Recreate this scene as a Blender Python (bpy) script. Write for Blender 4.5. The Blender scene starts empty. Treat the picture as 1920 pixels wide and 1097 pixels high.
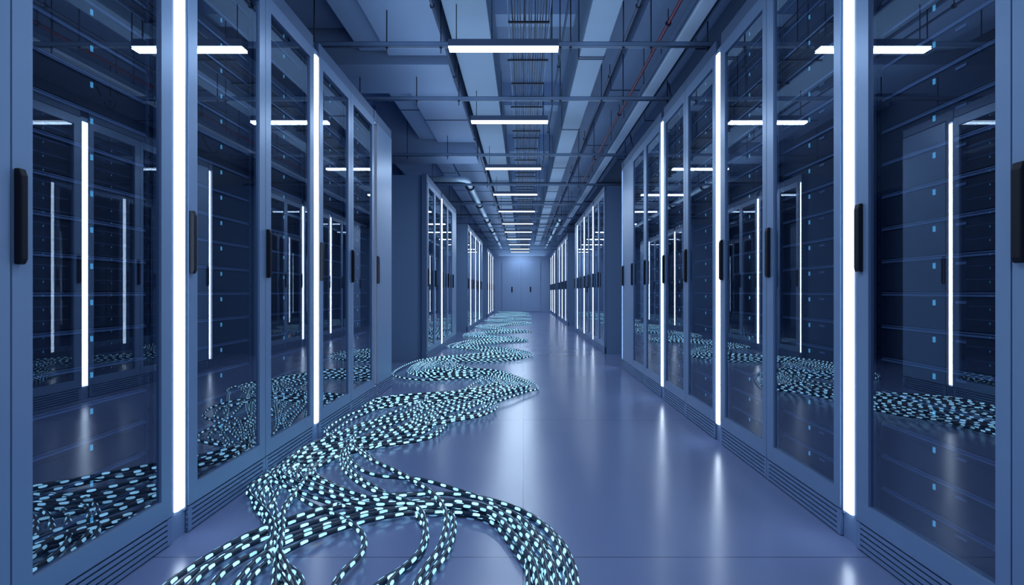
import bpy, math, random
from mathutils import Vector, noise

random.seed(7)
F = 1120.0            # focal length in pixels of the 1920 px wide frame
DL, DR = 1.389, 1.299 # distance from the camera line to the two cabinet fronts
COL = bpy.context.scene.collection
ORD = ['zeroth', 'first', 'second', 'third', 'fourth', 'fifth', 'sixth', 'seventh', 'eighth', 'ninth', 'tenth',
       'eleventh', 'twelfth', 'thirteenth', 'fourteenth', 'fifteenth', 'sixteenth', 'seventeenth', 'eighteenth',
       'nineteenth', 'twentieth', 'twenty-first', 'twenty-second', 'twenty-third', 'twenty-fourth']

# ------------------------------------------------------------------ helpers
class MB:
    def __init__(s):
        s.v, s.f, s.m, s.uv = [], [], [], {}
        s.smooth = set()
    def box(s, x0, x1, y0, y1, z0, z1, m=0):
        b = len(s.v)
        s.v += [(x0, y0, z0), (x1, y0, z0), (x1, y1, z0), (x0, y1, z0), (x0, y0, z1), (x1, y0, z1), (x1, y1, z1), (x0, y1, z1)]
        for q in ((0, 3, 2, 1), (4, 5, 6, 7), (0, 1, 5, 4), (1, 2, 6, 5), (2, 3, 7, 6), (3, 0, 4, 7)):
            s.f.append(tuple(b + i for i in q)); s.m.append(m)
    def quad(s, pts, m=0):
        b = len(s.v); s.v += pts; s.f.append(tuple(range(b, b + len(pts)))); s.m.append(m)
    def prism(s, prof, axis, a0, a1, m=0):
        # prof: 2D outline (counter clockwise); axis 0: profile in (y,z); 1: (x,z); 2: (x,y)
        def p(u, v, a):
            return (a, u, v) if axis == 0 else ((u, a, v) if axis == 1 else (u, v, a))
        b = len(s.v); n = len(prof)
        s.v += [p(u, v, a0) for u, v in prof] + [p(u, v, a1) for u, v in prof]
        s.f.append(tuple(b + i for i in range(n))[::-1]); s.m.append(m)
        s.f.append(tuple(b + n + i for i in range(n))); s.m.append(m)
        for i in range(n):
            j = (i + 1) % n
            s.f.append((b + i, b + j, b + n + j, b + n + i)); s.m.append(m)
    def tube(s, pts, r, n=8, m=0, uv=False, cap=True):
        pts = [Vector(p) for p in pts]
        b = len(s.v); L = 0.0; lens = [0.0]
        for i in range(1, len(pts)):
            L += (pts[i] - pts[i - 1]).length; lens.append(L)
        up = Vector((0, 0, 1)); prev = None
        for i, p in enumerate(pts):
            t = (pts[min(i + 1, len(pts) - 1)] - pts[max(i - 1, 0)]).normalized()
            if prev is None:
                a = t.cross(up)
                if a.length < 1e-4: a = t.cross(Vector((1, 0, 0)))
                a.normalize()
            else:
                a = (prev - t * prev.dot(t)); a.normalize()
            prev = a; c = a.cross(t).normalized()
            for k in range(n):
                th = 2 * math.pi * k / n
                q = p + a * (r * math.cos(th)) + c * (r * math.sin(th))
                s.v.append(tuple(q))
        for i in range(len(pts) - 1):
            for k in range(n):
                k2 = (k + 1) % n
                fi = len(s.f)
                s.f.append((b + i * n + k, b + i * n + k2, b + (i + 1) * n + k2, b + (i + 1) * n + k)); s.m.append(m)
                s.smooth.add(fi)
                if uv:
                    s.uv[fi] = [(lens[i], k / n), (lens[i], (k + 1) / n), (lens[i + 1], (k + 1) / n), (lens[i + 1], k / n)]
        if cap:
            s.f.append(tuple(b + k for k in range(n))[::-1]); s.m.append(m)
            e = b + (len(pts) - 1) * n
            s.f.append(tuple(e + k for k in range(n))); s.m.append(m)
    def build(s, name, mats, parent=None, bevel=0):
        me = bpy.data.meshes.new(name); me.from_pydata(s.v, [], s.f)
        for mt in (mats if isinstance(mats, (list, tuple)) else [mats]): me.materials.append(mt)
        me.polygons.foreach_set('material_index', s.m)
        if s.uv:
            ul = me.uv_layers.new(name='UVMap')
            for fi, uvs in s.uv.items():
                p = me.polygons[fi]
                for li, u in zip(p.loop_indices, uvs): ul.data[li].uv = u
        if s.smooth:
            me.polygons.foreach_set('use_smooth', [i in s.smooth for i in range(len(s.f))])
        me.update()
        o = bpy.data.objects.new(name, me); COL.objects.link(o)
        if parent: o.parent = parent
        if bevel:
            md = o.modifiers.new('Bevel', 'BEVEL'); md.width = bevel; md.segments = 2; md.limit_method = 'ANGLE'
        return o

def tag(o, label, cat, group=None, kind=None):
    o['label'] = label; o['category'] = cat
    if group: o['group'] = group
    if kind: o['kind'] = kind
    return o
def struct(o):
    o['kind'] = 'structure'; return o
def empty(name, loc=(0, 0, 0), rz=0):
    o = bpy.data.objects.new(name, None); COL.objects.link(o); o.location = loc; o.rotation_euler = (0, 0, rz)
    o.empty_display_size = .1
    return o
def dup(o, parent=None):
    c = o.copy(); COL.objects.link(c)
    if parent: c.parent = parent
    for ch in list(o.children): dup(ch, c)
    return c

# ---------------------------------------------------------------- materials
def mat(name, col, rough=.5, metal=0., emit=None, es=0., var=0., spec=.5, scale=3., bump=0.):
    m = bpy.data.materials.new(name); m.use_nodes = True
    nt = m.node_tree; b = nt.nodes['Principled BSDF']
    b.inputs['Base Color'].default_value = (*col, 1); b.inputs['Roughness'].default_value = rough
    b.inputs['Metallic'].default_value = metal; b.inputs['Specular IOR Level'].default_value = spec
    if emit:
        b.inputs['Emission Color'].default_value = (*emit, 1); b.inputs['Emission Strength'].default_value = es
    if var:
        tc = nt.nodes.new('ShaderNodeTexCoord'); n = nt.nodes.new('ShaderNodeTexNoise'); n.inputs['Scale'].default_value = scale
        n.inputs['Detail'].default_value = 4
        nt.links.new(tc.outputs['Object'], n.inputs['Vector'])
        mx = nt.nodes.new('ShaderNodeMix'); mx.data_type = 'RGBA'
        mx.inputs['A'].default_value = (*[c * (1 - var) for c in col], 1); mx.inputs['B'].default_value = (*[min(1, c * (1 + var)) for c in col], 1)
        nt.links.new(n.outputs['Fac'], mx.inputs['Factor']); nt.links.new(mx.outputs['Result'], b.inputs['Base Color'])
        mr = nt.nodes.new('ShaderNodeMapRange'); mr.inputs['To Min'].default_value = max(0, rough - .05); mr.inputs['To Max'].default_value = rough + .05
        nt.links.new(n.outputs['Fac'], mr.inputs['Value']); nt.links.new(mr.outputs['Result'], b.inputs['Roughness'])
        if bump:
            bp = nt.nodes.new('ShaderNodeBump'); bp.inputs['Strength'].default_value = bump; bp.inputs['Distance'].default_value = .01
            nt.links.new(n.outputs['Fac'], bp.inputs['Height']); nt.links.new(bp.outputs['Normal'], b.inputs['Normal'])
    return m

STEEL = (.225, .345, .55)
M = {}
M['metal'] = mat('blue grey painted steel', STEEL, .34, .25, var=.06, scale=1.5)
M['metal_dark'] = mat('dark blue steel', (.12, .19, .33), .45, .3, var=.08)  # darker blue steel with slight random variation
M['side'] = mat('matt blue side panel', (.21, .32, .50), .5, .1, var=.05, scale=1.2)
M['plinth'] = mat('plinth steel', (.20, .31, .52), .4, .2, var=.06)
M['slot'] = mat('dark louvre slot', (.012, .02, .045), .6)
M['inner'] = mat('dark cabinet interior', (.026, .038, .075), .6, var=.1)
M['server'] = mat('black server face', (.024, .034, .062), .45, var=.15, scale=20)
M['lip'] = mat('server edge steel', (.30, .44, .68), .35, .5)
M['rail'] = mat('mounting rail', (.09, .14, .27), .45, .5)
M['handle'] = mat('black handle', (.006, .008, .016), .55, var=.1, spec=.25)
M['led'] = mat('white light diffuser', (.9, .95, 1), .4, emit=(.70, .84, 1.0), es=6.0)
M['led_ceiling'] = mat('ceiling light diffuser', (.9, .95, 1), .4, emit=(.74, .85, 1.0), es=4.5)
M['blue_led'] = mat('blue status lamp', (.1, .5, .7), .4, emit=(.10, .42, .70), es=.85)
M['duct'] = mat('blue grey duct sheet', (.23, .325, .47), .55, .1, var=.06, scale=1.2)
M['duct_mid'] = mat('mid blue duct sheet', (.21, .30, .49), .55, .1, var=.08, scale=1.2)
M['duct_dark'] = mat('dark duct seam', (.05, .075, .14), .5, .2)
M['ceiling'] = mat('dark blue ceiling', (.42, .58, .86), .8, var=.15, scale=1.0)
M['wall'] = mat('blue wall paint', (.36, .50, .76), .45, var=.04, scale=.6)
M['black'] = mat('near black steel', (.012, .018, .04), .5, .3)
M['galv'] = mat('galvanised channel', (.62, .78, .98), .35, .45, var=.1, scale=8)
M['rail_steel'] = mat('cross rail steel', (.26, .36, .54), .3, .6, var=.15, scale=6)
M['trunk'] = mat('pale trunking paint', (.60, .74, .98), .45, 0, var=.08, scale=5)
M['red'] = mat('red sprinkler pipe paint', (.12, .010, .035), .45, var=.1)
M['jacket'] = mat('dark blue cable jacket', (.03, .05, .10), .4, var=.2, scale=30)
M['housing'] = mat('dark lamp housing', (.07, .10, .18), .4, .3)

def glass_mat():
    m = bpy.data.materials.new('tinted mirror glass'); m.use_nodes = True; nt = m.node_tree
    nt.nodes.clear()
    out = nt.nodes.new('ShaderNodeOutputMaterial'); tr = nt.nodes.new('ShaderNodeBsdfTransparent'); tr.inputs['Color'].default_value = (.66, .74, .88, 1)
    gl = nt.nodes.new('ShaderNodeBsdfGlossy'); gl.inputs['Roughness'].default_value = 0.0; gl.inputs['Color'].default_value = (.82, .9, 1, 1)
    fr = nt.nodes.new('ShaderNodeFresnel'); fr.inputs['IOR'].default_value = 2.1
    mr = nt.nodes.new('ShaderNodeMapRange'); mr.inputs['From Min'].default_value = .05; mr.inputs['From Max'].default_value = .6
    mr.inputs['To Min'].default_value = .23; mr.inputs['To Max'].default_value = .6
    mx = nt.nodes.new('ShaderNodeMixShader')
    nt.links.new(fr.outputs[0], mr.inputs['Value']); nt.links.new(mr.outputs[0], mx.inputs[0])
    nt.links.new(tr.outputs[0], mx.inputs[1]); nt.links.new(gl.outputs[0], mx.inputs[2]); nt.links.new(mx.outputs[0], out.inputs[0])
    return m
M['glass'] = glass_mat()

def floor_mat():
    m = mat('polished blue grey floor', (.17, .22, .40), .2, 0.0, spec=.62)
    nt = m.node_tree; b = nt.nodes['Principled BSDF']
    tc = nt.nodes.new('ShaderNodeTexCoord'); sx = nt.nodes.new('ShaderNodeSeparateXYZ'); nt.links.new(tc.outputs['Object'], sx.inputs[0])
    def math_(op, a, bb=None):
        n = nt.nodes.new('ShaderNodeMath'); n.operation = op
        for i, v in enumerate((a, bb)):
            if v is None: continue
            if isinstance(v, (int, float)): n.inputs[i].default_value = v
            else: nt.links.new(v, n.inputs[i])
        return n.outputs[0]
    def line(coord, off, period, w):
        t = math_('ADD', coord, off + period / 2.0)
        t = math_('FLOORED_MODULO', t, period); t = math_('SUBTRACT', t, period / 2.0); t = math_('ABSOLUTE', t)
        return math_('LESS_THAN', t, w)
    l1 = line(sx.outputs['X'], 0.0, 2.4, .0022); l2 = line(sx.outputs['Y'], -2.25, 2.4, .003)
    l = math_('MAXIMUM', l1, l2)
    ns = nt.nodes.new('ShaderNodeTexNoise'); ns.inputs['Scale'].default_value = 1.3; ns.inputs['Detail'].default_value = 3
    nt.links.new(tc.outputs['Object'], ns.inputs['Vector'])
    mr = nt.nodes.new('ShaderNodeMapRange'); mr.inputs['To Min'].default_value = .17; mr.inputs['To Max'].default_value = .27
    nt.links.new(ns.outputs['Fac'], mr.inputs['Value']); nt.links.new(mr.outputs[0], b.inputs['Roughness'])
    mx = nt.nodes.new('ShaderNodeMix'); mx.data_type = 'RGBA'; mx.inputs['A'].default_value = (.17, .22, .40, 1); mx.inputs['B'].default_value = (.05, .07, .15, 1)
    nt.links.new(l, mx.inputs['Factor']); nt.links.new(mx.outputs['Result'], b.inputs['Base Color'])
    return m
M['floor'] = floor_mat()

def cable_mat():
    m = mat('cable with glowing cyan dashes', (.012, .03, .06), .3)
    nt = m.node_tree; b = nt.nodes['Principled BSDF']
    uv = nt.nodes.new('ShaderNodeUVMap'); uv.uv_map = 'UVMap'
    sx = nt.nodes.new('ShaderNodeSeparateXYZ'); nt.links.new(uv.outputs[0], sx.inputs[0])
    info = nt.nodes.new('ShaderNodeObjectInfo')
    def math_(op, a, bb=None):
        n = nt.nodes.new('ShaderNodeMath'); n.operation = op
        for i, v in enumerate((a, bb)):
            if v is None: continue
            if isinstance(v, (int, float)): n.inputs[i].default_value = v
            else: nt.links.new(v, n.inputs[i])
        return n.outputs[0]
    u = math_('ADD', math_('DIVIDE', sx.outputs['X'], .088), math_('MULTIPLY', info.outputs['Random'], 7.0))
    # three rows of short dashes round the jacket, each row a third of a period on from its neighbour
    v3 = math_('MULTIPLY', math_('ADD', sx.outputs['Y'], .09), 3.0)
    half = math_('MULTIPLY', math_('FLOOR', v3), .37)
    fr = math_('FRACT', math_('ADD', u, half)); vv = math_('SUBTRACT', math_('FRACT', v3), .5)
    # rounded dash: |du|^2.6 + |dv|^2.6 < 1
    du = math_('DIVIDE', math_('ABSOLUTE', math_('SUBTRACT', fr, .5)), .215)
    dv = math_('DIVIDE', math_('ABSOLUTE', vv), .29)
    on = math_('LESS_THAN', math_('ADD', math_('POWER', du, 3.0), math_('POWER', dv, 2.4)), 1.0)
    nz = nt.nodes.new('ShaderNodeTexWhiteNoise'); nz.noise_dimensions = '2D'
    cb = nt.nodes.new('ShaderNodeCombineXYZ'); nt.links.new(math_('FLOOR', math_('ADD', u, half)), cb.inputs[0]); nt.links.new(info.outputs['Random'], cb.inputs[1])
    nt.links.new(cb.outputs[0], nz.inputs[0])
    st = nt.nodes.new('ShaderNodeMapRange'); st.inputs['To Min'].default_value = 1.5; st.inputs['To Max'].default_value = 2.8
    nt.links.new(nz.outputs['Value'], st.inputs['Value'])
    nt.links.new(math_('MULTIPLY', on, st.outputs[0]), b.inputs['Emission Strength'])
    b.inputs['Emission Color'].default_value = (.25, .56, .84, 1)
    try: m.cycles.emission_sampling = 'NONE'
    except Exception: pass
    return m
M['cable'] = cable_mat()

# -------------------------------------------------------------------- setting
YW = 29.6; YB = -4.2; XW = 3.2; ZC = 4.3
b = MB(); b.box(-XW, XW, YB, YW, -.1, 0); struct(b.build('floor', M['floor']))
b = MB(); b.box(-XW, XW, YB, YW, ZC, ZC + .1); struct(b.build('ceiling', M['ceiling']))
b = MB(); b.box(-XW - .1, -XW, YB, YW, 0, ZC); struct(b.build('wall_left', M['side']))
b = MB(); b.box(XW, XW + .1, YB, YW, 0, ZC); struct(b.build('wall_right', M['side']))
b = MB(); b.box(-XW, XW, YW, YW + .1, 0, ZC); struct(b.build('wall_back', M['wall']))
b = MB(); b.box(-XW, XW, YB - .1, YB, 0, ZC); struct(b.build('wall_front', M['wall']))
for i, (x0, x1, hx) in enumerate(((-1.05, -.10, -.555), (-.095, .855, .357))):
    b = MB(); b.box(x0, x1, YW - .03, YW, .01, 2.45); d = struct(b.build('door_%d' % (i + 1), M['wall'], bevel=.004))
    b = MB(); b.box(hx - .03, hx + .03, YW - .07, YW - .03, .98, 1.25); b.build('door_handle', M['handle'], d, bevel=.012)

# ------------------------------------------------------------------- cabinets
H_TOP, Z_DOOR0, Z_GL0, Z_GL1, Z_DOOR1 = 2.70, .112, .19, 2.535, 2.612
DEPTH = 1.1
def cabinet(w, solid, side):
    """local frame: x = 0 is the front (aisle at +x), y runs along the row, z up"""
    root = empty('server_cabinet')
    b = MB(); t = .018
    x0, x1 = -DEPTH, -.034
    g = .002
    b.quad([(x0, g, 0), (x1, g, 0), (x1, g, H_TOP), (x0, g, H_TOP)])
    b.quad([(x0, w - g, 0), (x0, w - g, H_TOP), (x1, w - g, H_TOP), (x1, w - g, 0)])
    b.quad([(x0, g, 0), (x0, g, H_TOP), (x0, w - g, H_TOP), (x0, w - g, 0)])
    b.quad([(x0, g, H_TOP), (x1, g, H_TOP), (x1, w - g, H_TOP), (x0, w - g, H_TOP)])
    # inner faces
    i0, y0, y1, z0, z1 = x0 + t, t, w - t, .115, 2.61
    b.quad([(i0, y0, z0), (i0, y0, z1), (x1, y0, z1), (x1, y0, z0)], 1)
    b.quad([(i0, y1, z0), (x1, y1, z0), (x1, y1, z1), (i0, y1, z1)], 1)
    b.quad([(i0, y0, z0), (i0, y1, z0), (i0, y1, z1), (i0, y0, z1)], 1)
    b.quad([(i0, y0, z1), (i0, y1, z1), (x1, y1, z1), (x1, y0, z1)], 1)
    b.quad([(i0, y0, z0), (x1, y0, z0), (x1, y1, z0), (i0, y1, z0)], 1)
    # front rim
    for (a, c, d, e) in ((g, y0, 0, H_TOP), (y1, w - g, 0, H_TOP), (y0, y1, z1, H_TOP), (y0, y1, 0, z0)):
        b.quad([(x1, a, d), (x1, c, d), (x1, c, e), (x1, a, e)])
    b.build('body', [M['side'], M['inner']], root)
    # top cap
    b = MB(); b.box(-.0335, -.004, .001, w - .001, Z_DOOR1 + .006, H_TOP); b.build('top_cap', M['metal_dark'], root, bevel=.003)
    # plinth with four louvres
    b = MB(); b.box(-.0335, -.012, .002, w - .002, 0.004, Z_DOOR0 - .005, 1)
    zz = .006
    for k in range(5):
        b.box(-.014, -.001, .002, w - .002, zz, zz + .0135, 0); zz += .0212
    b.box(-.014, -.0005, .002, .03, .004, Z_DOOR0 - .005, 0); b.box(-.014, -.0005, w - .03, w - .002, .004, Z_DOOR0 - .005, 0)
    b.build('louvred_plinth', [M['plinth'], M['slot']], root)
    sa, sb = (.071, .071) if side < 0 else (.085, .054)
    if solid:
        b = MB(); b.box(-.031, 0, .003, w - .003, Z_DOOR0, Z_DOOR1); d = b.build('door', M['metal'], root, bevel=.003)
    else:
        b = MB()
        b.box(-.031, 0, .003, sa, Z_DOOR0, Z_DOOR1); b.box(-.031, 0, w - sb, w - .003, Z_DOOR0, Z_DOOR1)
        b.box(-.031, 0, sa, w - sb, Z_DOOR0, Z_GL0); b.box(-.031, 0, sa, w - sb, Z_GL1, Z_DOOR1)
        d = b.build('door', M['metal'], root)
        b = MB(); b.quad([(-.010, sa, Z_GL0), (-.010, w - sb, Z_GL0), (-.010, w - sb, Z_GL1), (-.010, sa, Z_GL1)])
        b.build('glass_pane', M['glass'], d)
        for y in (.05, w - .09):
            b = MB(); b.box(-.075, -.05, y, y + .04, .116, 2.6, 0)
            z = .15
            while z < 2.55:
                b.box(-.0497, -.049, y + .016, y + .021, z, z + .065, 1); z += .0806
            b.build('mounting_rail', [M['rail'], M['lip']], root)
    # handle: bar with chamfered ends
    b = MB()
    hp = .023 if side < 0 else .019
    prof = [(0.0, 1.075), (hp * .7, 1.075), (hp, 1.09), (hp, 1.318), (hp * .7, 1.338), (0.0, 1.338)]
    b.prism(prof, 1, *((.007, .030) if side < 0 else (.018, .052)))
    b.build('handle', M['handle'], d, bevel=.004)
    return root

PROTO = {}
def get_cabinet(w, solid, side):
    k = (round(w, 3), solid, side)
    if k not in PROTO:
        PROTO[k] = cabinet(w, solid, side); return PROTO[k]
    return dup(PROTO[k])

def light_bar(w, hidden):
    root = empty('light_bar')
    if not hidden:
        b = MB(); b.box(-.06, -.012, .003, w - .003, 0, Z_DOOR1 + .02); b.box(-.012, -.004, .003, .017, .10, Z_DOOR1); b.box(-.012, -.004, w - .017, w - .003, .10, Z_DOOR1)
        b.build('housing', M['metal'], root)
        b = MB(); b.prism([(-.012, .019), (-.001, .021), (.003, .028), (.003, w - .028), (-.001, w - .021), (-.012, w - .019)], 2, .118, 2.585)
        b.build('diffuser', M['led'], root)
    else:   # set deep in a channel between two panels
        b = MB(); b.box(-.07, -.034, .002, w - .002, 0, H_TOP)
        b.box(-.034, 0, .002, .008, 0, H_TOP); b.box(-.034, 0, w - .008, w - .002, 0, H_TOP, 1)
        b.box(-.034, 0, .008, w - .008, 0, .115); b.box(-.034, 0, .008, w - .008, 2.59, H_TOP)
        b.build('housing', [M['metal_dark'], M['black']], root)
        b = MB(); b.box(-.034, -.0225, .0085, w - .0085, .12, 2.585); b.build('diffuser', M['led'], root)
    return root

SIDE = {-1: 'cable side', 1: 'bare-floor side'}
def server_proto(w, label_bar):
    root = empty('rack_server'); p = .121
    b = MB()
    b.box(-.78, -.062, .092, w - .092, .004, p - .002, 0)
    b.box(-.062, -.052, .092, w - .092, .006, p - .014, 0)
    b.build('chassis', M['server'], root)
    b = MB(); b.box(-.0625, -.046, .0915, w - .0915, p - .011, p - .0045); b.box(-.0625, -.049, .0915, w - .0915, p - .0015, p + .0015)
    b.build('edge_strip', M['lip'], root)
    b = MB(); b.box(-.052, -.049, w / 2 - .005, w / 2 + .005, .080, .098); b.build('status_light', M['blue_led'], root)
    if label_bar:
        b = MB(); b.box(-.052, -.048, w / 2 + .10, w / 2 + .145, .088, .096); b.build('label_strip', M['lip'], root)
    return root
CW = .7445
SP = {-1: server_proto(CW, False), 1: server_proto(CW, True)}
SUSED = {-1: False, 1: False}

ROWS = {-1: ['near row', 'second row', 'third row', 'fourth row'], 1: ['near row', 'second row', 'third row', 'fourth row']}
def block(side, row, Y0, spec, servers=False, sv_min=1.4):
    y = Y0; nc = nl = 0; X = -DL if side < 0 else DR
    for ch in spec:
        w = {'c': CW, 's': .645, 'L': .111, 'h': .10, 'n': .70}[ch]
        if ch in 'csn':
            o = get_cabinet(w, ch == 's', side); nc += 1
            nm = ROWS[side][row]
            if ch == 's':
                tag(o, 'solid-door steel cabinet closing the far end of the %s, %s' % (nm, SIDE[side]), 'cabinet', 'server cabinets of the %s, %s' % (nm, SIDE[side]))
            else:
                tag(o, 'glass-door server cabinet, %s of the %s on the %s' % (ORD[nc], nm, SIDE[side]), 'cabinet', 'server cabinets of the %s, %s' % (nm, SIDE[side]))
        else:
            o = get_bar(w, ch == 'h'); nl += 1
            tag(o, ('recessed' if ch == 'h' else 'tall white') + ' vertical light bar, %s in the %s on the %s' % (ORD[nl], ROWS[side][row], SIDE[side]), 'light', 'vertical light bars of the %s, %s' % (ROWS[side][row], SIDE[side]))
        if side < 0: o.location = (X, y, 0); o.rotation_euler = (0, 0, 0)
        else: o.location = (X, y + w, 0); o.rotation_euler = (0, 0, math.pi)
        if ch == 'c' and servers and y > sv_min:
            for k in range(20):
                if not SUSED[side]: s = SP[side]; SUSED[side] = True
                else: s = dup(SP[side])
                s.rotation_euler = o.rotation_euler
                s.location = (o.location[0], o.location[1], .149 + .121 * k)
                tag(s, 'black rack server, %s slot up in the %s cabinet of the near row, %s' % (ORD[k + 1], ORD[nc], SIDE[side]), 'server', 'rack servers in the near row, %s' % SIDE[side])
        y += w
    return y
BARS = {}
def get_bar(w, hidden):
    k = (w, hidden)
    if k not in BARS: BARS[k] = light_bar(w, hidden); return BARS[k]
    return dup(BARS[k])

PER = 2 * CW + .111
# cable side: light bar centres 2.42 and 4.01
block(-1, 0, 2.365 - CW - CW - .111 - CW, 'cLccLccLcchs', True)
block(1, 0, 2.334 - CW - CW - .111 - CW, 'cLccLccLccLccsh', True)
block(-1, 1, 8.60, 'hncLccs')
block(-1, 2, 15.0, 'cLccLccLcs')
block(-1, 3, 23.2, 'cLccLccLcc')
block(1, 1, 9.58, 'ccLccLccLs')
block(1, 2, 17.5, 'cLccLccLcs')
block(1, 3, 23.9, 'cLccLccLc')

# -------------------------------------------------------------- ceiling lights
LIGHT_Y = [4.74, 6.78, 9.36, 11.85, 14.35, 16.95, 19.3, 21.9, 24.4, 27.0, 28.95]
BACK_Y = [2.3, -.2, -2.6]
LX = -.155; LW = .87
def ceiling_light():
    root = empty('ceiling_light')
    b = MB(); b.box(-LW / 2, LW / 2, -.055, .055, -.055, 0); b.build('housing', M['housing'], root, bevel=.003)
    b = MB(); b.box(-LW / 2 + .002, LW / 2 - .002, -.05, .05, -.066, -.0545); b.build('diffuser', M['led_ceiling'], root)
    for x in (-LW / 2 + .06, LW / 2 - .06):
        b = MB(); b.tube([(x, 0, 0), (x, 0, .30)], .004, 6); b.build('suspension_wire', M['black'], root)
    return root
lp = ceiling_light()
for i, y in enumerate(LIGHT_Y + BACK_Y):
    o = lp if i == 0 else dup(lp)
    o.location = (LX, y, 2.985)
    if i < len(LIGHT_Y): lab = 'linear white ceiling light across the aisle, %s counted from the camera' % ORD[i + 1]
    else: lab = ['linear white ceiling light just in front of the camera overhead', 'linear white ceiling light directly behind the camera', 'linear white ceiling light by the entrance wall behind the camera'][i - len(LIGHT_Y)]
    tag(o, lab, 'ceiling light', 'ceiling lights along the aisle')
    ld = bpy.data.lights.new('ceiling_lamp', 'AREA'); ld.shape = 'RECTANGLE'; ld.size = LW; ld.size_y = .1; ld.energy = 10.5 if i != 10 else .2; ld.color = (.62, .80, 1)
    ld.specular_factor = .35
    lo = bpy.data.objects.new('ceiling_lamp', ld); COL.objects.link(lo); lo.parent = o; lo.location = (0, 0, -.075)
    # unseen upward fill lamp, not part of the fixture: added to brighten the ducts
    lu = bpy.data.lights.new('fill_uplight', 'AREA'); lu.shape = 'RECTANGLE'; lu.size = 2.3; lu.size_y = 1.9; lu.energy = 12 if i != 10 else .3; lu.color = (.58, .80, 1); lu.specular_factor = .15
    uo = bpy.data.objects.new('fill_uplight', lu); COL.objects.link(uo); uo.parent = o; uo.location = (.1, 0, -.22); uo.rotation_euler = (math.pi, 0, 0)

# ------------------------------------------------------------- overhead works
def H(h): return 1.0 + h
def duct(name, x0, x1, y0, y1, z0, z1, m, seams, label, cat='duct', group=None):
    r = empty(name, ((x0 + x1) / 2, y0, z0)); ox, oy, oz = r.location
    b = MB(); b.box(x0 - ox, x1 - ox, 0, y1 - y0, 0, z1 - z0); b.build('duct_shell', m, r, bevel=.006)
    for y in seams:
        if not y0 < y < y1: continue
        b = MB(); b.box(x0 - ox - .006, x1 - ox + .006, y - oy - .009, y - oy + .009, -.008, z1 - z0 - .02); b.build('joint_strip', M['duct_dark'], r)
    return tag(r, label, cat, group)
def frange(a, b_, s):
    out = []
    while a < b_: out.append(a); a += s
    return out
HB = 2.28
duct('air_duct', -.645, -.290, YB + .2, 29.2, H(HB), H(HB) + .6, M['duct'], frange(-3.6, 29, 2.44 / 1.0 * .93), 'pale blue square air duct just beside the central cable tray, over the cable side')
duct('air_duct', -1.315, -.735, YB + .2, 5.82, H(HB + .02), H(HB) + .55, M['duct_mid'], [3.0], 'wide flat air duct overhead in front of the first cross duct')
duct('air_duct', -1.315, -.735, 6.85, 9.2, H(HB + .02), H(HB) + .55, M['duct_mid'], [8.0], 'wide flat air duct between the first and second cross ducts')
duct('air_duct', -1.315, -.735, 9.95, 29.2, H(HB + .14), H(HB) + .55, M['duct_mid'], frange(12, 29, 2.4), 'wide flat air duct running to the far wall behind the second cross duct')
duct('cross_duct', -2.3, -.735, 5.9, 6.75, H(2.24), H(2.24) + .5, M['duct_mid'], [], 'first cross duct dropping over the cable-side cabinets', 'duct')
duct('cross_duct', -2.3, -.735, 9.3, 9.9, H(2.12), ZC - .352, M['duct_mid'], [], 'second dark cross duct above the gap between the cabinet rows', 'duct')
for i, (a, c) in enumerate(((YB + .2, 5.85), (6.8, 9.25), (9.95, 29.2))):
    duct('air_duct', -1.60, -1.34, a, c, H(HB + .08), H(HB) + .5, M['duct_mid'], frange(1.6, 29, 2.05)[1:], ['narrow air duct above the near cable-side cabinets', 'narrow air duct between the two cross ducts', 'narrow air duct continuing to the far wall past the cross ducts'][i])
duct('air_duct', .545, .785, YB + .2, 29.2, H(HB), H(HB) + .6, M['duct'], frange(-2, 29, 2.6)+[5.85], 'narrow pale air duct over the bare-floor side, beside the cable tray')
duct('air_duct', .80, 1.10, YB + .2, 29.2, H(HB + .42), H(HB) + .75, M['duct_mid'], [], 'raised mid blue duct next to the narrow pale duct')
duct('air_duct', 1.13, 1.60, YB + .2, 29.2, H(HB + .32), H(HB) + .7, M['duct_mid'], frange(-1, 29, 2.9), 'recessed mid blue duct above the red sprinkler pipe')
duct('air_duct', -2.6, -1.65, YB + .2, 5.85, H(HB + .3), H(HB) + .7, M['duct_mid'], [], 'dark recessed duct above the cable-side cabinets of the near row')
duct('air_duct', -2.6, -1.65, 9.95, 29.2, H(HB + .3), H(HB) + .7, M['duct_mid'], [], 'dark recessed duct above the cable-side cabinets past the gap')
duct('air_duct', 1.62, 2.35, YB + .2, 29.2, H(HB), H(HB) + .5, M['duct_mid'], frange(.9, 29, 2.35), 'broad air duct above the bare-floor side cabinets')
# ceiling cross beams
for i, y in enumerate(frange(3.4, 29, 3.1)):
    b = MB(); b.box(-XW + .02, XW - .02, y - .15, y + .15, ZC - .35, ZC - .001); o = b.build('ceiling_beam', M['ceiling']); o['kind'] = 'structure'

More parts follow.
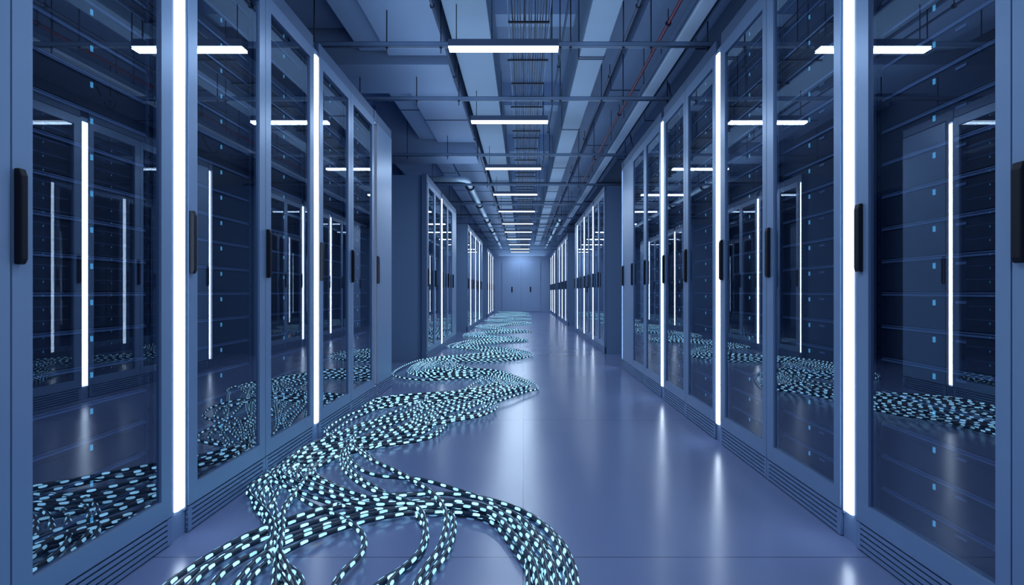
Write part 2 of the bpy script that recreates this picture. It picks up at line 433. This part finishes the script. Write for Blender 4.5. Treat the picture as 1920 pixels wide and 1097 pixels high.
# support rails with threaded rods
RY = [2.25, 4.86, 6.22, 8.77, 11.2, 13.75, 16.3, 18.7, 21.3, 23.8, 26.4, 28.6]
def support_rail(y, i):
    r = empty('support_rail', (0, y, H(1.99)))
    b = MB()
    b.box(-2.45, 2.45, -.020, -.017, 0, .038); b.box(-2.45, 2.45, .017, .020, 0, .038); b.box(-2.45, 2.45, -.020, .020, .035, .038)
    b.box(-2.45, 2.45, -.020, -.010, 0, .003); b.box(-2.45, 2.45, .010, .020, 0, .003)
    b.build('channel', M['rail_steel'], r)
    hs = {-1.11: .30, -.67: .44, .30: 1.2, .386: .5, .815: .70, 1.04: .5, -1.7: .58, 1.5: .4}
    if i == 2: hs[-1.11] = hs[-1.7] = .245
    for x in ([-1.11, -.67, .30, .386, .815, 1.04, -1.7, 1.5] if i < 4 else [-1.7, -.67, .30, 1.04]):
        b = MB(); b.tube([(x, 0, -.05), (x, 0, hs[x])], .0052, 6)
        b.tube([(x, 0, -.012), (x, 0, -.002)], .012, 6)
        b.build('threaded_rod', M['black'], r)
    return tag(r, 'steel cross rail on thin hanging rods, %s counted from the camera' % ORD[i + 1], 'support rail', 'cross rails under the ceiling')
for i, y in enumerate(RY): support_rail(y, i)
for i, y in enumerate(RY):    # second, darker strut a little higher between rails
    if i in (4, 5, 6, 7, 8):
        b = MB(); b.box(-2.45, 2.45, -.015, .015, 0, .03); o = b.build('cross_strut', M['duct_dark']); o.location = (0, y + 1.1, H(2.225))
        tag(o, 'thin dark cross strut between the %s and %s steel cross rails' % (ORD[i + 1], ORD[i + 2]), 'strut', 'thin dark cross struts')

def pipe(name, pts, r, m, label, cat, brackets=(), n=10):
    root = empty(name, pts[0]); o = Vector(pts[0])
    b = MB(); b.tube([Vector(p) - o for p in pts], r, n); b.build('pipe_run', m, root)
    for q in brackets:
        q = Vector(q) - o
        b = MB(); b.tube([q + Vector((0, -.012, 0)), q + Vector((0, .012, 0))], r * 1.7, 10)
        b.tube([q, q + Vector((0, 0, .12))], .004, 6); b.build('pipe_clamp', M['black'], root)
    return tag(root, label, cat)
ys = [2.6, 4.6, 6.1, 8.6, 11, 13.6, 16.2]
pipe('conduit', [(-.70, YB + .2, H(2.2)), (-.70, 29.3, H(2.2))], .011, M['duct_dark'], 'thin dark conduit along the edge of the wide flat duct', 'conduit', [(-.70, y, H(2.2)) for y in ys])
pipe('conduit', [(.885, YB + .2, H(2.2)), (.885, 29.3, H(2.2))], .012, M['duct_dark'], 'thin dark conduit beside the raised mid blue duct', 'conduit', [(.885, y, H(2.2)) for y in ys])
pipe('conduit', [(.36, YB + .2, H(2.3)), (.36, 29.3, H(2.3))], .009, M['duct_dark'], 'thin dark conduit beside the cable tray, bare-floor side', 'conduit', [(.36, y, H(2.3)) for y in ys])
pipe('sprinkler_pipe', [(1.19, YB + .2, H(2.2)), (1.19, 12.0, H(2.2))], .014, M['red'], 'thin dark red sprinkler pipe under the ceiling', 'pipe', [(1.19, y, H(2.2)) for y in (2.6, 4.9, 7.4, 9.9)])
# bright steel channel
r = empty('steel_trunking', (1.345, YB + .2, H(2.1))); b = MB(); Lh = 22 - YB
b.box(-.052, .052, 0, Lh, 0, .06, 0); b.box(-.088, -.052, 0, Lh, .045, .055, 1); b.box(.052, .088, 0, Lh, .045, .055, 1)
b.box(-.092, -.086, 0, Lh, .01, .06, 1); b.box(.086, .092, 0, Lh, .01, .06, 1)
b.build('channel_run', [M['trunk'], M['metal_dark']], r)
for y in frange(1.0, Lh, 2.3):
    b = MB(); b.box(-.095, .095, y, y + .03, .06, .075); b.tube([(-.09, y + .015, .075), (-.09, y + .015, .49)], .004, 6); b.tube([(.09, y + .015, .075), (.09, y + .015, .49)], .004, 6)
    b.build('hanger', M['black'], r)
tag(r, 'bright flat steel trunking running above the bare-floor side', 'trunking')
# silver pipe with elbow
pts = [(-2.5, 11.4, H(2.15)), (-1.28, 11.4, H(2.15))]
for k in range(1, 9):
    a = math.pi / 2 * k / 8; pts.append((-1.28 + .2 * math.sin(a), 11.4 + .2 * (1 - math.cos(a)), H(2.15)))
pts.append((-1.08, 29.4, H(2.15)))
pipe('water_pipe', pts, .055, M['galv'], 'silver pipe that bends out over the aisle and runs to the far wall', 'pipe', [(-1.08, y, H(2.15)) for y in (12.2, 14.8, 18, 21, 25)], 14)
pipe('water_pipe', [(1.10, 17.5, H(2.15)), (1.10, 29.4, H(2.15))], .05, M['galv'], 'short silver pipe high up at the far end, bare-floor side', 'pipe', [(1.10, y, H(2.15)) for y in (18, 22, 26)], 12)

# cable tray with its cables
r = empty('cable_tray', (.045, YB + .2, H(2.15))); Lt = 29.2 - YB
b = MB(); b.box(-.165, -.157, 0, Lt, 0, .06); b.build('side_rail', M['metal_dark'], r)
b = MB(); b.box(.157, .165, 0, Lt, 0, .06); b.build('side_rail', M['metal_dark'], r)
yy = .35; k = 0
while yy < Lt and k < 95:
    b = MB(); b.box(-.19 if k % 3 else -.165, .185 if k % 3 else .165, yy - .009, yy + .009, -.014, 0); b.build('rung', M['black'], r)
    yy += (.42, .36, .62)[k % 3]; k += 1
tag(r, 'ladder cable tray hanging under the ceiling above the middle of the aisle', 'cable tray')
for k in range(13):
    x = .045 - .132 + .264 * k / 12
    pts = []; y = YB + .25
    while y < 29:
        pts.append((x + .012 * noise.noise(Vector((y * 1.1, k * 5.1, 0))), y, H(2.15) + .008 + .012 * abs(noise.noise(Vector((y * .9, k * 3.3, 2)))))); y += .3
    b = MB(); b.tube(pts, .0055, 5); o = b.build('tray_cable', M['jacket'] if k % 4 else M['black'])
    tag(o, 'thin dark data cable laid straight in the overhead cable tray', 'cable', 'data cables in the overhead tray')
# drooping cable loops over the bare-floor side cabinets
for i, (x0, y0) in enumerate(((1.58, 6.5), (1.54, 8.6))):
    pts = []
    for k in range(17):
        t = k / 16; pts.append((x0 + .34 * t, y0 + .1 * t, H(2.27) - .30 * math.sin(math.pi * (t ** .75)) * (1 - .25 * t)))
    b = MB(); b.tube(pts, .009, 7); o = b.build('hanging_cable', M['duct_dark'])
    tag(o, ['dark cable loop drooping below the broad duct, nearer the camera', 'dark cable loop drooping below the broad duct, farther down the aisle'][i], 'cable')

# ---------------------------------------------------------------- floor cables
def P(x, y):
    Y = F / (y - 547.0); return Vector((-0.0 + (x - 981.0) * Y / F, Y))
# the two edges (A: far/left edge, B: near/right edge) of the winding bundle, near to far
KEY = [((520, 1190), (556, 1190)), ((520, 1100), (556, 1100)), ((508, 1030), (556, 1040)), ((484, 980), (556, 990)), ((464, 925), (606, 925)), ((515, 872), (640, 872)),
       ((590, 838), (690, 850)), ((655, 812), (712, 846)), ((735, 782), (800, 826)), ((800, 750), (850, 792)), ((868, 736), (965, 747)), ((905, 722), (1014, 731)),
       ((880, 711), (950, 703)), ((800, 716), (880, 695)), ((745, 706), (850, 688)), ((790, 680), (860, 682)), ((860, 671), (940, 679)), ((925, 664), (998, 669)),
       ((880, 658), (950, 657)), ((838, 655), (885, 650)), ((880, 643), (940, 645)), ((945, 638), (998, 640)), ((885, 634), (925, 632)), ((872, 628), (905, 627)),
       ((905, 624), (950, 625)), ((945, 621), (999, 622.5)), ((900, 617), (940, 617))]
A = [P(*k[0]) for k in KEY]; B = [P(*k[1]) for k in KEY]
# further on the same rhythm continues in metres
Y = 17.0; s = -1
while Y < 29.0:
    xa, xb = ((-1.28, -.75) if s < 0 else (-.30, .27))
    A.append(Vector((xa, Y))); B.append(Vector((xb, Y + .1)))
    Y += 1.45; s = -s
def cr(P4, t):
    p0, p1, p2, p3 = P4
    return .5 * ((2 * p1) + (p2 - p0) * t + (2 * p0 - 5 * p1 + 4 * p2 - p3) * t * t + (3 * p1 - p0 - 3 * p2 + p3) * t ** 3)
def spl(pts, u):
    i = max(0, min(int(u), len(pts) - 2)); t = u - i
    g = lambda k: pts[max(0, min(k, len(pts) - 1))]
    return cr((g(i - 1), g(i), g(i + 1), g(i + 2)), t)
UMAX = len(A) - 1
def resample(pts, step_near=.03):
    out = [pts[0]]; acc = 0
    for p in pts[1:]:
        d = (p - out[-1]).length
        st = step_near * max(1.0, p.y / 6.0)
        if d >= st: out.append(p)
    return out
R = .0115
def clampx(p):
    lim = -1.365 if (p.y < 6.2 or p.y > 8.45) else -1.62
    if p.x < lim + .06:      # squeeze softly towards the limit
        d = lim + .06 - p.x; p.x = lim + .06 - .055 * (1 - math.exp(-d / .055))
    return p
def main_pts(t0, u0, seed, wob=1.0):
    out = []; u = u0
    while u <= UMAX:
        n1 = noise.noise(Vector((u * .45, seed * 7.7, 0))); n2 = noise.noise(Vector((u * .9, seed * 3.1, 5)))
        t = t0 + .42 * n1 * wob
        t = min(1.06, max(-.06, t))
        p = spl(A, u).lerp(spl(B, u), t)
        amp = (.07 + .16 * min(1, max(0, (p.y - 8) / 8))) * wob
        p = p + Vector((n2 * amp, noise.noise(Vector((u * .8, seed * 2.3, 9))) * amp))
        out.append(clampx(p)); u += .02
    return out
def finish(pts2, seed, name, label, group=None, layer=None):
    pts2 = resample(pts2)
    # light smoothing
    for _ in range(3):
        pts2 = [pts2[0]] + [(pts2[i - 1] + pts2[i] * 2 + pts2[i + 1]) / 4 for i in range(1, len(pts2) - 1)] + [pts2[-1]]
    pts3 = []; d = 0
    for i, p in enumerate(pts2):
        if i: d += (p - pts2[i - 1]).length
        k = noise.noise(Vector((d * .55, seed * 11.3, 3)))
        L = (seed * 0.618) % 1.0 if layer is None else layer
        z = R + .001 + R * 1.9 * max(0.0, min(2.2, (L * 1.6 + 1.5 * k)))
        pts3.append((p.x, p.y, z))
    b = MB(); b.tube(pts3, R, 8, uv=True)
    o = b.build(name, M['cable'])
    return tag(o, label, 'cable', group)
def stray(px, u0, t0, seed, label, group=None, wob=1.0, layer=None, off=(0, 0)):
    pts = [P(x + off[0], y + off[1]) for x, y in px]
    m = main_pts(t0, u0, seed, wob) if u0 is not None else []
    if m: pts = pts + [m[0], m[12]] if False else pts
    out = []
    keys = pts + ([m[0], m[20]] if m else [])
    n = len(keys) - (2 if m else 1)
    u = 0.0
    while u < n:
        out.append(clampx(spl(keys, u))); u += .02
    out += m
    return finish(out, seed, 'floor_cable', label, group, layer)

GM = 'cables of the main winding bundle'
for i in range(8):
    t = (i + .0) / 7 * .75
    finish(main_pts(t, 0, i + 1), i + 1, 'floor_cable', 'dark cable with glowing cyan dashes in the main bundle winding down the aisle', GM)
# inner strands of the near turn: sweep round and join the arch in front
for i in range(6):
    q = (.06, .42, .62, .8, .9, 1)[i]
    r_ = (0, .25, .5, .66, .86, 1)[i]
    px = [(1076 - 70 * q, 1200), (1070 - 70 * q, 1097), (1030 - 62 * q, 1040), (940 - 20 * q, 972 + 10 * q), (850, 950 + 18 * q), (760, 962), (680 + 20 * r_, 968 - 20 * r_),
          (585 + 40 * r_, 945 - 28 * r_), (505 + 85 * r_, 905 - 8 * r_), (545 + 60 * r_, 868 + 4 * r_)]
    stray(px, 6.6, .15 + .85 * q, 31 + i, 'dark cable with glowing cyan dashes sweeping from the main bundle into the front arch', 'cables joining the bundle to the front arch', .6)
# the big arch in the foreground
AO = [(250, 1170), (322, 1100), (400, 1052), (480, 1012), (560, 982), (650, 954), (740, 939), (840, 935), (930, 948), (1000, 975), (1050, 1020), (1075, 1070), (1080, 1110), (1080, 1200)]
AI = [(420, 1200), (470, 1100), (510, 1062), (560, 1034), (620, 1010), (690, 988), (760, 974), (840, 970), (900, 976), (950, 996), (982, 1040), (992, 1080), (994, 1110), (994, 1200)]
for i in range(6):
    q = (0, .16, .40, .62, .84, 1.0)[i]
    px = [(a[0] * (1 - q) + c[0] * q, a[1] * (1 - q) + c[1] * q) for a, c in zip(AO, AI)]
    pts = [P(*p) for p in px]; out = []; u = 0
    while u < len(pts) - 1:
        p = spl(pts, u); a = .03 if 0 < i < 5 else .006
        p = p + Vector((noise.noise(Vector((u * .5, i * 3.3, 0))) * a, noise.noise(Vector((u * .5, i * 5.3, 4))) * a))
        out.append(p); u += .02
    lab = 'outermost dark cable with cyan dashes of the wide front arch' if i == 0 else ('innermost dark cable with cyan dashes of the wide front arch' if i == 5 else 'dark cable with cyan dashes in the middle of the wide front arch')
    finish(out, 60 + i, 'floor_cable', lab, None if i in (0, 5) else 'middle cables of the front arch')
# single wandering cables
S1 = [(650, 1200), (700, 1110), (770, 1062), (800, 1010), (770, 958), (710, 925), (665, 895), (648, 860), (675, 832)]
S2 = [(770, 1180), (800, 1100), (838, 1045), (851, 985), (820, 940), (760, 902), (705, 872), (675, 840), (700, 815)]
S3 = [(600, 1180), (640, 1100), (678, 1060), (680, 1020), (640, 985), (590, 962), (545, 930), (530, 895), (565, 860)]
S4 = [(1060, 1200), (1040, 1110), (1010, 1040), (930, 962), (850, 930), (780, 912), (715, 908), (672, 892), (650, 862), (672, 838)]
S5 = [(700, 1180), (735, 1100), (790, 1045), (796, 985), (765, 955), (700, 935), (655, 905), (640, 875), (660, 845)]
stray(S1, 8, .3, 81, 'dashed cable looping down from the bundle, outer of the pair by the middle', None)
stray(S5, 8, .6, 82, 'dashed cable looping down from the bundle, inner of the pair by the middle', None)
stray(S2, 9, .4, 83, 'dashed cable crossing over the front arch in the largest hanging loop', None)
stray(S2, 9, .55, 84, 'dashed cable running just inside the largest loop over the arch', None, off=(-14, 3))
stray(S3, 7, .5, 85, 'dashed cable making the smallest loop inside the front arch', None)
stray(S4, 8, .8, 87, 'dashed cable cutting straight from the bundle across to the arch top', None)
# loop towards the cabinets and the small bulge over the open floor
for i in range(3):
    q = i * 1.0
    px = [(556 + 20 * q, 872 + 6 * q), (640, 852 + 4 * q), (720, 832 - 2 * q), (820, 806 - 5 * q), (900 - 8 * q, 790 - 4 * q), (931 - 12 * q, 772 - 2 * q), (905 - 14 * q, 757), (840, 758), (770, 757 + 3 * q)]
    px = [(480 + 20 * q, 900)] + px + [(700, 765 + 4 * q), (672 + 6 * q, 772 + 3 * q), (700, 757), (760, 748)]
    stray(px, 10, .1 + .2 * q, 100 + i, ['dashed cable on the outside of the small bulge over the open floor', 'dashed cable in the middle of the small bulge over the open floor', 'dashed cable on the inside of the small bulge over the open floor'][i], None, .7)
for i in range(2):
    q = i
    px = [(700, 850), (650 + 10 * q, 846), (614 + 14 * q, 832 - 3 * q), (606 + 16 * q, 815), (640 + 8 * q, 796), (690, 778), (745, 762), (820, 752)]
    px = [(560, 880), (610, 862)] + px[1:]
    stray(px, 10, .3 + .3 * q, 110 + i, ['dashed cable in the outer loop nearly touching the cabinet plinth', 'dashed cable in the inner loop beside the cabinet plinth'][i], None, .7)

# --------------------------------------------------------------------- camera
cam = bpy.data.cameras.new('camera'); co = bpy.data.objects.new('camera', cam); COL.objects.link(co)
co.location = (0, 0, 1.0); co.rotation_euler = (math.pi / 2, 0, 0)
cam.sensor_fit = 'HORIZONTAL'; cam.sensor_width = 36.0; cam.lens = 36.0 * F / 1920.0
cam.shift_x = -21.0 / 1920; cam.shift_y = -1.5 / 1920; cam.clip_start = .05; cam.clip_end = 100
sc = bpy.context.scene; sc.camera = co
w = bpy.data.worlds.new('world'); sc.world = w; w.use_nodes = True
w.node_tree.nodes['Background'].inputs[0].default_value = (.05, .1, .25, 1)
sc.view_settings.view_transform = 'Standard'; sc.view_settings.look = 'None'; sc.view_settings.exposure = 0
cy = sc.cycles
cy.use_denoising = True; cy.max_bounces = 10; cy.diffuse_bounces = 4; cy.glossy_bounces = 6; cy.transparent_max_bounces = 16
cy.sample_clamp_indirect = 4.0; cy.caustics_reflective = False; cy.caustics_refractive = False
